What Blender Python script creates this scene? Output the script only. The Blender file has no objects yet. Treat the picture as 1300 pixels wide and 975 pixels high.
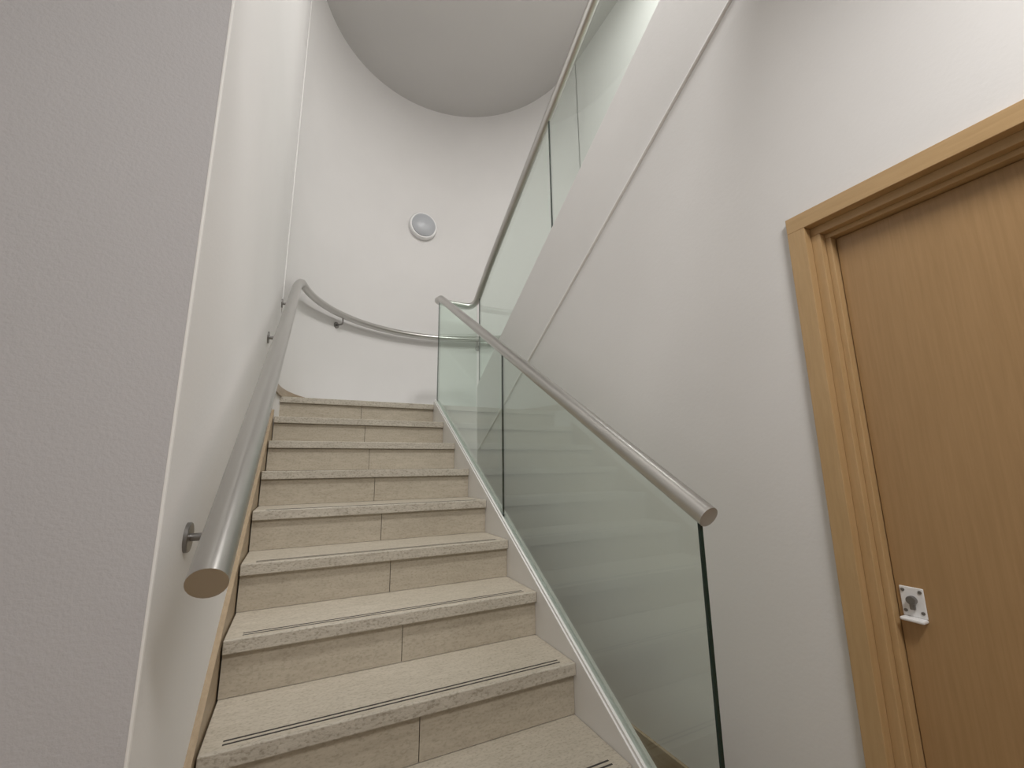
import bpy, bmesh, math
from mathutils import Vector, Matrix
T=0.282; R=0.1737; S=R/T; W=1.1356
XW=-0.02; XU=1.517; YC=2.54; XO=2.56
CX=(XW+XO)/2; RW=(XO-XW)/2; CY=2.30; ZC=5.56
def nz(y): return R+S*y
# ---------------------------------------------------------------- camera
cam_d=bpy.data.cameras.new('camera'); cam=bpy.data.objects.new('camera',cam_d)
bpy.context.scene.collection.objects.link(cam); bpy.context.scene.camera=cam
CP=Vector((0.1819,-0.8771,1.2263)); FPX=538.68
yw,pt,rl=map(math.radians,(26.1264,10.9939,-0.6655))
F=Vector((math.sin(yw)*math.cos(pt),math.cos(yw)*math.cos(pt),math.sin(pt)))
Rt=Vector((math.cos(yw),-math.sin(yw),0)); U=Rt.cross(F)
R2=Rt*math.cos(rl)+U*math.sin(rl); U2=-Rt*math.sin(rl)+U*math.cos(rl)
M=Matrix((R2,U2,-F)).transposed().to_4x4(); M.translation=CP
cam.matrix_world=M
cam_d.sensor_fit='HORIZONTAL'; cam_d.sensor_width=36; cam_d.lens=FPX/1300*36; cam_d.clip_start=.02
# ---------------------------------------------------------------- materials
def newmat(n):
    m=bpy.data.materials.new(n); m.use_nodes=True
    nt=m.node_tree; b=nt.nodes['Principled BSDF']; return m,nt,b
def N(nt,t,**k):
    n=nt.nodes.new(t)
    for a,v in k.items(): setattr(n,a,v)
    return n
def plaster(name,col,bump=.15,scale=140,var=.03,rough=.75):
    m,nt,b=newmat(name)
    tc=N(nt,'ShaderNodeTexCoord')
    n1=N(nt,'ShaderNodeTexNoise'); n1.inputs['Scale'].default_value=1.3; n1.inputs['Detail'].default_value=4
    nt.links.new(tc.outputs['Object'],n1.inputs['Vector'])
    cr=N(nt,'ShaderNodeValToRGB')
    cr.color_ramp.elements[0].position=.3; cr.color_ramp.elements[1].position=.7
    cr.color_ramp.elements[0].color=(*[c*(1-var) for c in col],1); cr.color_ramp.elements[1].color=(*[min(1,c*(1+var)) for c in col],1)
    nt.links.new(n1.outputs['Fac'],cr.inputs['Fac']); nt.links.new(cr.outputs['Color'],b.inputs['Base Color'])
    n2=N(nt,'ShaderNodeTexNoise'); n2.inputs['Scale'].default_value=scale; n2.inputs['Detail'].default_value=5
    nt.links.new(tc.outputs['Object'],n2.inputs['Vector'])
    bp=N(nt,'ShaderNodeBump'); bp.inputs['Strength'].default_value=bump; bp.inputs['Distance'].default_value=.004
    nt.links.new(n2.outputs['Fac'],bp.inputs['Height']); nt.links.new(bp.outputs['Normal'],b.inputs['Normal'])
    b.inputs['Roughness'].default_value=rough
    return m
M_WALL=plaster('white_wall_paint',(.775,.765,.755),.10,90,.025)
M_GREY=plaster('textured_grey_wall',(.545,.535,.545),.22,190,.02)  # hall wall: an even grey, darker than the white walls, finer grain
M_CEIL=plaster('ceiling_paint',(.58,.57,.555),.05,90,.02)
M_TRIMW=plaster('white_gloss_paint',(.82,.815,.80),.02,60,.01,.4)
def stone(name,base,dark,bump,fine,mul):
    m,nt,b=newmat(name)
    tc=N(nt,'ShaderNodeTexCoord'); mp=N(nt,'ShaderNodeMapping'); mp.inputs['Scale'].default_value=(7,30,30)
    nt.links.new(tc.outputs['Object'],mp.inputs['Vector'])
    n1=N(nt,'ShaderNodeTexNoise'); n1.inputs['Scale'].default_value=1.6; n1.inputs['Detail'].default_value=9; n1.inputs['Roughness'].default_value=.8
    nt.links.new(mp.outputs['Vector'],n1.inputs['Vector'])
    mp2=N(nt,'ShaderNodeMapping'); mp2.inputs['Scale'].default_value=(.6,1,1)
    nt.links.new(tc.outputs['Object'],mp2.inputs['Vector'])
    n2=N(nt,'ShaderNodeTexNoise'); n2.inputs['Scale'].default_value=fine; n2.inputs['Detail'].default_value=4
    nt.links.new(mp2.outputs['Vector'],n2.inputs['Vector'])
    cr=N(nt,'ShaderNodeValToRGB'); cr.color_ramp.elements[0].position=.3; cr.color_ramp.elements[1].position=.65
    cr.color_ramp.elements[0].color=(*dark,1); cr.color_ramp.elements[1].color=(*base,1)
    nt.links.new(n1.outputs['Fac'],cr.inputs['Fac'])
    c2=N(nt,'ShaderNodeValToRGB'); c2.color_ramp.elements[0].position=.33; c2.color_ramp.elements[1].position=.5
    c2.color_ramp.elements[0].color=(.66,.64,.60,1); c2.color_ramp.elements[1].color=(1,1,1,1)
    nt.links.new(n2.outputs['Fac'],c2.inputs['Fac'])
    mx=N(nt,'ShaderNodeMix',data_type='RGBA',blend_type='MULTIPLY'); mx.inputs[0].default_value=mul
    nt.links.new(cr.outputs['Color'],mx.inputs[6]); nt.links.new(c2.outputs['Color'],mx.inputs[7])
    n3=N(nt,'ShaderNodeTexNoise'); n3.inputs['Scale'].default_value=1.6
    nt.links.new(tc.outputs['Object'],n3.inputs['Vector'])
    c3=N(nt,'ShaderNodeValToRGB'); c3.color_ramp.elements[0].position=.3; c3.color_ramp.elements[1].position=.7
    c3.color_ramp.elements[0].color=(.90,.89,.87,1); c3.color_ramp.elements[1].color=(1,1,1,1)
    nt.links.new(n3.outputs['Fac'],c3.inputs['Fac'])
    m3=N(nt,'ShaderNodeMix',data_type='RGBA',blend_type='MULTIPLY'); m3.inputs[0].default_value=1
    nt.links.new(mx.outputs[2],m3.inputs[6]); nt.links.new(c3.outputs['Color'],m3.inputs[7])
    nt.links.new(m3.outputs[2],b.inputs['Base Color'])
    bp=N(nt,'ShaderNodeBump'); bp.inputs['Strength'].default_value=bump; bp.inputs['Distance'].default_value=.002
    nt.links.new(n2.outputs['Fac'],bp.inputs['Height']); nt.links.new(bp.outputs['Normal'],b.inputs['Normal'])
    b.inputs['Roughness'].default_value=.6
    return m
M_STONE=stone('limestone',(.565,.515,.43),(.445,.40,.325),.15,150,.6)
M_RISER=stone('limestone_riser',(.53,.475,.385),(.41,.36,.285),.12,150,.45)
M_NOSE=stone('limestone_nosing',(.58,.54,.465),(.41,.37,.31),.6,150,.9)
def simple(name,col,rough=.5,metal=0,**k):
    m,nt,b=newmat(name)
    tc=N(nt,'ShaderNodeTexCoord'); n=N(nt,'ShaderNodeTexNoise'); n.inputs['Scale'].default_value=k.get('sc',30)
    nt.links.new(tc.outputs['Object'],n.inputs['Vector'])
    mr=N(nt,'ShaderNodeMapRange'); mr.inputs[3].default_value=rough*.85; mr.inputs[4].default_value=min(1,rough*1.15)
    nt.links.new(n.outputs['Fac'],mr.inputs[0]); nt.links.new(mr.outputs[0],b.inputs['Roughness'])
    b.inputs['Base Color'].default_value=(*col,1); b.inputs['Metallic'].default_value=metal
    return m
M_DARK=simple('dark_joint',(.03,.028,.025),.8)
M_STRIP=simple('black_antislip_strip',(.035,.03,.028),.7)
M_STEEL=simple('brushed_stainless',(.54,.53,.51),.30,1.0,sc=200)
M_BRKT=simple('bracket_steel',(.28,.27,.26),.35,1.0)
M_PLAST=simple('white_plastic',(.8,.8,.8),.35)
M_LENS=simple('frosted_lens',(.48,.50,.53),.3)
M_EDGE=simple('glass_edge_dark_green',(.01,.03,.025),.2)
M_BEAD=simple('corner_bead',(.90,.89,.87),.5)
def wood(name,c1,c2,sc=(14,14,1.2)):
    m,nt,b=newmat(name)
    tc=N(nt,'ShaderNodeTexCoord'); mp=N(nt,'ShaderNodeMapping'); mp.inputs['Scale'].default_value=sc
    nt.links.new(tc.outputs['Object'],mp.inputs['Vector'])
    n1=N(nt,'ShaderNodeTexNoise'); n1.inputs['Scale'].default_value=6; n1.inputs['Detail'].default_value=8; n1.inputs['Roughness'].default_value=.65; n1.inputs['Distortion'].default_value=.4
    nt.links.new(mp.outputs['Vector'],n1.inputs['Vector'])
    cr=N(nt,'ShaderNodeValToRGB'); cr.color_ramp.elements[0].position=.3; cr.color_ramp.elements[1].position=.7
    cr.color_ramp.elements[0].color=(*c1,1); cr.color_ramp.elements[1].color=(*c2,1)
    nt.links.new(n1.outputs['Fac'],cr.inputs['Fac']); nt.links.new(cr.outputs['Color'],b.inputs['Base Color'])
    b.inputs['Roughness'].default_value=.38
    return m
M_DOOR=wood('beech_veneer',(.35,.215,.095),(.41,.255,.12),(20,20,.8))
M_FRAME=wood('beech_frame',(.45,.295,.14),(.53,.355,.18))
M_FRAMEH=wood('beech_frame_head',(.45,.295,.14),(.53,.355,.18),(14,1.2,14))
M_SKIRT=wood('oak_skirting',(.31,.235,.15),(.39,.30,.20),(14,1.2,14))
M_FLOOR=wood('oak_floor',(.30,.21,.12),(.40,.29,.17),(10,1.2,10))
def glassmat():
    m=bpy.data.materials.new('green_tinted_glass'); m.use_nodes=True; nt=m.node_tree; nt.nodes.clear()
    o=N(nt,'ShaderNodeOutputMaterial'); t=N(nt,'ShaderNodeBsdfTransparent'); t.inputs[0].default_value=(.935,.968,.95,1)
    g=N(nt,'ShaderNodeBsdfGlossy'); g.inputs['Roughness'].default_value=.0; g.inputs[0].default_value=(.93,1,.96,1)
    ge=N(nt,'ShaderNodeNewGeometry'); d=N(nt,'ShaderNodeVectorMath',operation='DOT_PRODUCT')
    nt.links.new(ge.outputs['Normal'],d.inputs[0]); nt.links.new(ge.outputs['Incoming'],d.inputs[1])
    a=N(nt,'ShaderNodeMath',operation='ABSOLUTE'); nt.links.new(d.outputs['Value'],a.inputs[0])
    s=N(nt,'ShaderNodeMath',operation='SUBTRACT'); s.inputs[0].default_value=1; nt.links.new(a.outputs[0],s.inputs[1])
    p=N(nt,'ShaderNodeMath',operation='POWER'); nt.links.new(s.outputs[0],p.inputs[0]); p.inputs[1].default_value=5
    q=N(nt,'ShaderNodeMath',operation='MULTIPLY_ADD'); nt.links.new(p.outputs[0],q.inputs[0]); q.inputs[1].default_value=.95; q.inputs[2].default_value=.05
    mx=N(nt,'ShaderNodeMixShader'); nt.links.new(q.outputs[0],mx.inputs[0]); nt.links.new(t.outputs[0],mx.inputs[1]); nt.links.new(g.outputs[0],mx.inputs[2])
    nt.links.new(mx.outputs[0],o.inputs[0]); return m
M_GLASS=glassmat()
def emis(name,col,st):
    m,nt,b=newmat(name); b.inputs['Emission Color'].default_value=(*col,1); b.inputs['Emission Strength'].default_value=st; return m
M_LAMP=emis('lit_diffuser',(1,.97,.93),3)
# ---------------------------------------------------------------- mesh helpers
def link(o,parent=None):
    bpy.context.scene.collection.objects.link(o)
    if parent: o.parent=parent
    return o
def empty(n):
    e=bpy.data.objects.new(n,None); e.empty_display_size=.1; return link(e)
def mesh(name,V,Fs,mat,parent=None,bev=0,smooth=False):
    me=bpy.data.meshes.new(name); me.from_pydata([tuple(v) for v in V],[],Fs); me.update()
    bm=bmesh.new(); bm.from_mesh(me); bmesh.ops.recalc_face_normals(bm,faces=bm.faces)
    if smooth:
        for f in bm.faces: f.smooth=True
    bm.to_mesh(me); bm.free()
    me.materials.append(mat); o=bpy.data.objects.new(name,me); link(o,parent)
    if bev:
        b=o.modifiers.new('bevel','BEVEL'); b.width=bev; b.segments=2; b.limit_method='ANGLE'
    return o
BF=[(0,1,3,2),(4,6,7,5),(0,4,5,1),(2,3,7,6),(0,2,6,4),(1,5,7,3)]
def box(name,x0,x1,y0,y1,z0,z1,mat,parent=None,bev=0):
    V=[(x,y,z) for x in(x0,x1) for y in(y0,y1) for z in(z0,z1)]
    return mesh(name,V,BF,mat,parent,bev)
def prism(name,prof,x0,x1,mat,parent=None,bev=0):
    n=len(prof); V=[(x0,y,z) for y,z in prof]+[(x1,y,z) for y,z in prof]
    Fs=[tuple(range(n)),tuple(range(2*n-1,n-1,-1))]+[(i,(i+1)%n,(i+1)%n+n,i+n) for i in range(n)]
    return mesh(name,V,Fs,mat,parent,bev)
def prismz(name,prof,z0,z1,mat,parent=None,bev=0):
    n=len(prof); V=[(x,y,z0) for x,y in prof]+[(x,y,z1) for x,y in prof]
    Fs=[tuple(range(n)),tuple(range(2*n-1,n-1,-1))]+[(i,(i+1)%n,(i+1)%n+n,i+n) for i in range(n)]
    return mesh(name,V,Fs,mat,parent,bev)
def tube(name,pts,r,mat,parent=None,seg=24):
    q=[Vector(p) for p in pts]; pts=[q[0]]
    for p in q[1:]:
        if (p-pts[-1]).length>1e-4: pts.append(p)
    V=[];Fs=[]
    t0=(pts[1]-pts[0]).normalized(); n=t0.orthogonal().normalized()
    for i,p in enumerate(pts):
        if i==0: t=t0
        elif i==len(pts)-1: t=(p-pts[i-1]).normalized()
        else: t=((p-pts[i-1]).normalized()+(pts[i+1]-p).normalized()).normalized()
        n=(n-t*n.dot(t)).normalized(); b=t.cross(n)
        for k in range(seg):
            a=2*math.pi*k/seg; V.append(p+(n*math.cos(a)+b*math.sin(a))*r)
    for i in range(len(pts)-1):
        for k in range(seg):
            k2=(k+1)%seg; Fs.append((i*seg+k,i*seg+k2,(i+1)*seg+k2,(i+1)*seg+k))
    L=len(pts)-1; base=len(V)
    V+=[V[k] for k in range(seg)]+[V[L*seg+k] for k in range(seg)]
    Fs+=[tuple(range(base+seg-1,base-1,-1)),tuple(range(base+seg,base+2*seg))]
    o=mesh(name,V,Fs,mat,parent,smooth=True)
    for f in o.data.polygons:
        if len(f.vertices)==seg: f.use_smooth=False
    return o
def fillet(P,rad,n=10):
    P=[Vector(p) for p in P]; out=[P[0]]
    for i in range(1,len(P)-1):
        a,b,c=P[i-1],P[i],P[i+1]; u=(a-b).normalized(); v=(c-b).normalized()
        ang=u.angle(v); d=min(rad/math.tan(ang/2),(a-b).length*.49,(c-b).length*.49)
        p0=b+u*d;p1=b+v*d
        for k in range(n+1):
            t=k/n; out.append(p0*(1-t)**2+b*2*t*(1-t)+p1*t*t)
    out.append(P[-1]); return out
def disc(name,c,axis,r,h,mat,parent,seg=32,prof=None):
    axis=Vector(axis).normalized(); n=axis.orthogonal().normalized(); b=axis.cross(n); c=Vector(c)
    prof=prof or [(0,0),(r,0),(r,h*.8),(r*.95,h),(0,h)]
    V=[];Fs=[]
    for rr,hh in prof:
        for k in range(seg):
            a=2*math.pi*k/seg; V.append(c+axis*hh+(n*math.cos(a)+b*math.sin(a))*max(rr,1e-5))
    for i in range(len(prof)-1):
        for k in range(seg):
            k2=(k+1)%seg; Fs.append((i*seg+k,i*seg+k2,(i+1)*seg+k2,(i+1)*seg+k))
    o=mesh(name,V,Fs,mat,parent,smooth=True)
    e=o.modifiers.new('es','EDGE_SPLIT'); e.split_angle=math.radians(40)
    return o
# ---------------------------------------------------------------- room shell
YB=-3.2; XL=-1.6; ZH=2.92; YS=-.28
LAND=10*R
WS=.006
box('floor',XL,XO+.1,YB,CY,-.1,0,M_FLOOR)
box('wall_left',XW-.12,XW,.042,CY,0,ZC,M_WALL)
box('wall_hall_left',XL,XW-.003,.034,.0415,0,ZH,M_GREY)
box('trim_corner_bead',XW-.003,XW+.0015,.033,.042,0,ZH,M_BEAD,None,.001)
def arcpts(r,n=72): return [(CX-r*math.cos(math.pi*i/n),CY+r*math.sin(math.pi*i/n)) for i in range(n+1)]
def arcwall(name,r0,r1,z0,z1,mat):
    inn=arcpts(r0); outr=arcpts(r1); n=len(inn)
    V=[(x,y,z) for z in(z0,z1) for x,y in inn]+[(x,y,z) for z in(z0,z1) for x,y in outr]
    Fs=[(0,n,3*n,2*n)]
    for i in range(n-1):
        Fs+= [(i,i+1,n+i+1,n+i),(2*n+i,3*n+i,3*n+i+1,2*n+i+1),(i,2*n+i,2*n+i+1,i+1),(n+i,n+i+1,3*n+i+1,3*n+i)]
    o=mesh(name,V,Fs,mat,smooth=True)
    e=o.modifiers.new('es','EDGE_SPLIT'); e.split_angle=math.radians(40)
arcwall('wall_back_curved',RW-WS,RW+.12,0,ZC,M_WALL)
arcwall('baseboard_back',RW-WS-.014,RW-WS-.001,LAND,LAND+.06,M_SKIRT)
box('wall_right_outer',XO,XO+.12,YB,CY,0,ZC,M_WALL)
box('wall_hall_end',XL,XO+.1,YB-.12,YB,0,ZC,M_WALL)
box('wall_hall_side',XL-.12,XL,YB,.16,0,ZC,M_WALL)
box('wall_upper_hall',XL,XW-.12,.045,.16,ZH+.5,ZC,M_WALL)
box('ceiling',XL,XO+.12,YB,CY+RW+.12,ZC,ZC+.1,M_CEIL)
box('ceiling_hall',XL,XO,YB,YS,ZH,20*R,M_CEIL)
# wall beneath the upper flight (with door opening)
DY0=-.19; DY1=-1.12; DZ=1.955
L2=lambda y:2.9044-S*y; L1=lambda y:3.4859-S*y
WT=.14
wu=empty('wall_right')
prism('under_stair_panel',[(DY0,0),(2.54,0),(2.54,L2(2.54)),(0,L2(0)),(DY0,L2(0))],XU,XU+WT,M_WALL,wu)
prism('over_door_panel',[(DY0,DZ),(DY0,L2(0)),(YB,L2(0)+.01),(YB,DZ)],XU,XU+WT,M_WALL,wu)
prism('beyond_door_panel',[(DY1,0),(DY1,DZ),(YB,DZ),(YB,0)],XU,XU+WT,M_WALL,wu)
# landing
land=empty('landing')
prismz('landing_slab',[(.001,YC+.05)]+[(x,y) for x,y in arcpts(RW-WS-.001) if y>YC+.05]+[(XO-.03,YC),(W+.06,YC),(W+.06,YC+.05)],LAND-.30,LAND-.001,M_WALL,land)
box('well_end_wall',W+.06,XU+WT,YC-.01,YC+.1,0,LAND-.29,M_WALL,land)
# ---------------------------------------------------------------- lower staircase
st=empty('staircase')
G=.0013
for i in range(1,11):
    y0=(i-1)*T; z1=i*R
    d=T+.02 if i<10 else .30
    box(f'tread_{i}',0.001,W-.001,y0,y0+d,z1-.042,z1,M_STONE,st,.003)
    box(f'nosing_{i}',0.0012,W-.0012,y0-.0006,y0+.014,z1-.0415,z1+.0003,M_NOSE,st,.003)
    zb=z1-R
    box(f'riser_back_{i}',0.001,W-.001,y0+.024,y0+.04,zb,z1-.04,M_DARK,st)
    box(f'riser_a_{i}',0.001,W*.5-G,y0+.018,y0+.03,zb+.001,z1-.044,M_RISER,st)
    box(f'riser_b_{i}',W*.5+G,W-.001,y0+.018,y0+.03,zb+.001,z1-.044,M_RISER,st)
    for k,o in enumerate((.028,.046)):
        box(f'antislip_{i}_{k}',.05,W-.05,y0+o,y0+o+.006,z1-.002,z1+.0006,M_STRIP,st)
prism('stair_core',[(.04,0)]+[p for i in range(1,11) for p in (((i-1)*T+.04,(i-1)*R),((i-1)*T+.04,i*R-.043))]+[(YC+.049,LAND-.043),(YC+.049,LAND-.3),(YC+.049,0)],.002,W-.002,M_WALL,st)
st_h=.03
prism('stringer',[(-.04,0),(-.04,nz(-.04)+st_h),(YC,nz(YC)+st_h-.0),(YC+.02,LAND+st_h),(YC+.02,LAND-.35),(YC,0)],W,W+.055,M_TRIMW,st,.002)
for k,(a,b) in enumerate(((.006,.016),(.034,.044))):
    prism(f'glass_channel_{k}',[(-.035,nz(-.035)+st_h-.002),(-.035,nz(-.035)+st_h+.012),(YC,nz(YC)+st_h+.012),(YC,nz(YC)+st_h-.002)],W+a,W+b,M_TRIMW,st)
prism('baseboard_left',[(.045,0),(.045,nz(.045)+.022),(CY,nz(CY)+.022),(CY,0)],XW,-.004,M_SKIRT)
box('baseboard_right',XU-.014,XU-.0005,DY0+.05,YC-.02,0,.155,M_SKIRT)
# ---------------------------------------------------------------- upper staircase (returns towards the hall)
su=empty('staircase')
for i in range(1,11):
    y1=YC-(i-1)*T; z1=LAND+i*R
    if i<10:
        box(f'tread_{i}',XU+.06,XO-.002,y1-T-.02,y1,z1-.042,z1,M_STONE,su,.003)
    box(f'riser_{i}',XU+.06,XO-.002,y1-.03,y1-.014,z1-R,z1-.042,M_RISER,su)
prism('soffit_slab',[(YC-.01,L2(YC-.01)),(YC-.01,LAND+.0),(0,LAND+9*R-.06),(0,L2(0))],XU+.06,XO-.003,M_WALL,su)
prism('fascia',[(YC,L2(YC)),(YC,L1(YC)),(0,L1(0)),(YS,L1(0)),(YS,L2(0)),(0,L2(0))],XU,XU+.055,M_WALL,su)
tube('trim_soffit_bead',[(XU-.002,YC-.05,L2(YC-.05)),(XU-.002,-.1,L2(-.1))],.008,M_BEAD,su,12)
prism('fascia_cap',[(YC-.02,L1(YC-.02)),(YC-.02,L1(YC-.02)+.014),(0,L1(0)+.014),(0,L1(0))],XU+.004,XU+.014,M_TRIMW,su)
# ---------------------------------------------------------------- glass balustrades
RR=.030
hR=.9448
def zr(y): return nz(y)+hR
zu=lambda y:4.3669-S*y
def pane(name,prof,xc,parent): return prism(name,prof,xc-.005,xc+.005,M_GLASS,parent)
gb=empty('glass_balustrade')
XG=W+.025; g0=-.02; gj=1.239; g1=YC-.004
for nme,a,b in (('pane_lower',g0,gj-.004),('pane_upper',gj+.004,g1)):
    pane(nme,[(a,nz(a)+.032),(a,zr(a)-.02),(b,zr(b)-.02),(b,nz(b)+.032)],XG,gb)
box('edge_front',XG-.0055,XG+.0055,g0-.007,g0,nz(g0)+.032,zr(g0)-.025,M_EDGE,gb)
box('joint',XG-.004,XG+.004,gj-.004,gj+.004,nz(gj)+.032,zr(gj)-.025,M_EDGE,gb)
box('joint_landing',XG-.004,XG+.004,g1,g1+.005,nz(g1)+.032,zr(g1)-.025,M_EDGE,gb)
box('pane_landing',XG+.012,XU+.006,YC+.030,YC+.040,LAND+.001,zr(YC)-.0,M_GLASS,gb)
gb2=empty('glass_balustrade')
XG2=XU+.022
uj=1.267
for nme,a,b in (('pane_upper',.0,uj-.004),('pane_lower',uj+.004,YC)):
    pane(nme,[(a,L1(a)+.001),(a,zu(a)-.02),(b,zu(b)-.04),(b,L1(b)+.001)],XG2,gb2)
box('joint',XG2-.004,XG2+.004,uj-.004,uj+.004,L1(uj)+.003,zu(uj)-.025,M_EDGE,gb2)
box('joint_landing',XG2-.004,XG2+.004,YC,YC+.006,L1(YC)+.003,zu(YC)-.06,M_EDGE,gb2)
# ---------------------------------------------------------------- handrails
hr=empty('handrail')
P=[(W+.03,-.05,zr(-.05)),(W+.03,2.50,zr(2.50)),(W+.03,2.66,2.695),(XU+.015,2.66,2.69),(XU+.015,2.30,zu(2.30)),(XU+.015,-.1,zu(-.1))]
tube('rail',fillet(P,.10),RR,M_STEEL,hr)
hl=empty('handrail')
xL=.0617; hL=.889; rr=CX-xL
zl=2.62
path=[Vector((xL,-.02,nz(-.02)+hL)),Vector((xL,CY-.02,nz(CY-.02)+hL))]
for i in range(0,81):
    a=math.pi*i/80; x=CX-rr*math.cos(a); y=CY+rr*math.sin(a)
    d=rr*a
    z=nz(CY+d)+hL
    k=.03; z=min(z,zl) if abs(z-zl)>k else zl-(zl+k-z)**2/(4*k)
    path.append(Vector((x,y,z)))
path+=[Vector((CX+rr,CY-.08,zl+.03)),Vector((CX+rr,0,zl+.03+S*(CY-.08)))]
tube('rail',path,RR,M_STEEL,hl)
def bracket(px,py,pz,wallpt,nrm,idx):
    w=Vector(wallpt); nrm=Vector(nrm).normalized()
    disc(f'rosette_{idx}',w,nrm,.030,.008,M_BRKT,hl,24)
    p=Vector((px,py,pz))
    tube(f'arm_{idx}',fillet([w+nrm*.004,w+nrm*((p-w).dot(nrm)),p-Vector((0,0,RR*.8))],.02,6),.008,M_BRKT,hl,12)
for j,y in enumerate((.24,1.53,2.26)):
    z=nz(y)+hL; bracket(xL,y,z,(XW,y,z-.12),(1,0,0),j)
for j,a in enumerate((46,118)):
    t=math.radians(a); dx,dy=-math.cos(t),math.sin(t)
    bracket(CX+rr*dx,CY+rr*dy,zl,(CX+(RW-WS)*dx,CY+(RW-WS)*dy,zl-.085),(-dx,-dy,0),j+3)
# ---------------------------------------------------------------- door
dr=empty('door_1')
x0=XU
fo=-.164; fz=1.978
def frame_ring(tag,ya,yb_,za,zb_,x_a,x_b):
    mir=lambda y: DY0+DY1-y
    box(f'jamb_a_{tag}',x_a,x_b,yb_,ya,0,zb_,M_FRAME,dr,.0015)
    box(f'jamb_b_{tag}',x_a,x_b,mir(ya),mir(yb_),0,zb_,M_FRAME,dr,.0015)
    box(f'head_{tag}',x_a,x_b,mir(ya),ya,zb_,za,M_FRAMEH,dr,.0015)
frame_ring('architrave',fo,fo-.05,fz,fz-.05,x0-.018,x0+.03)
frame_ring('lining',fo-.05,fo-.075,fz-.05,fz-.075,x0+.012,x0+.12)
frame_ring('stop',fo-.075,fo-.09,fz-.075,fz-.09,x0+.035,x0+.12)
box('leaf',x0+.06,x0+.10,DY0+DY1-(fo-.09),fo-.092,.005,fz-.092,M_DOOR,dr,.001)
lk_y,lk_z=-.289,.879; xf=x0+.06
box('pull_plate',xf-.004,xf,lk_y-.024,lk_y+.024,lk_z-.03,lk_z+.04,M_PLAST,dr,.003)
box('pull_lip',xf-.026,xf,lk_y-.024,lk_y+.024,lk_z-.038,lk_z-.030,M_PLAST,dr,.003)
disc('key_cylinder',(xf-.004,lk_y,lk_z+.01),(-1,0,0),.010,.012,M_BRKT,dr,20)
box('key_cylinder_body',xf-.014,xf-.004,lk_y-.005,lk_y+.005,lk_z-.012,lk_z+.008,M_BRKT,dr,.002)
for a,b in ((-1,-1),(1,-1),(-1,1),(1,1)):
    disc('screw',(xf-.004,lk_y+a*.017,lk_z+.007+b*.024),(-1,0,0),.004,.002,M_BRKT,dr,12)
# wall lamp
ta=math.radians(88.6); lp=Vector((CX-(RW-WS)*math.cos(ta),CY+(RW-WS)*math.sin(ta),3.95))
wl=empty('wall_lamp')
na=Vector((CX-lp.x,CY-lp.y,0)).normalized()
disc('base',lp-na*.004,na,.15,.05,M_PLAST,wl,48,[(0,0),(.158,0),(.163,.02),(.161,.05),(.150,.062),(.136,.062),(0,.06)])
disc('diffuser',lp+na*.055,na,.125,.03,M_LENS,wl,48,[(.137,0),(.135,.012),(.11,.030),(.06,.040),(0,.044)])
# ---------------------------------------------------------------- lights
def ceil_lamp(x,y,z,r,power,col=(1,.975,.95)):
    c=empty('ceiling_lamp')
    disc('housing',(x,y,z),(0,0,-1),r+.02,.05,M_PLAST,c,40,[(0,0),(r+.02,0),(r+.02,.05),(r,.055),(r,.045)])
    disc('diffuser',(x,y,z-.03),(0,0,-1),r,.02,M_LAMP,c,40,[(r,0),(r*.9,.015),(0,.018)])
    l=bpy.data.lights.new('light','AREA'); l.shape='DISK'; l.size=2*r; l.energy=power; l.color=col
    o=bpy.data.objects.new('light',l); o.location=(x,y,z-.07); link(o,c); return c
ceil_lamp(1.0,-.9,ZC,.3,98)
ceil_lamp(1.9,.6,ZC,.3,24)
ceil_lamp(.75,-1.4,ZH,.3,31)
w=bpy.data.worlds.new('world'); bpy.context.scene.world=w; w.use_nodes=True
w.node_tree.nodes['Background'].inputs[0].default_value=(.9,.92,1,1); w.node_tree.nodes['Background'].inputs[1].default_value=.3
bpy.context.scene.view_settings.view_transform='Standard'
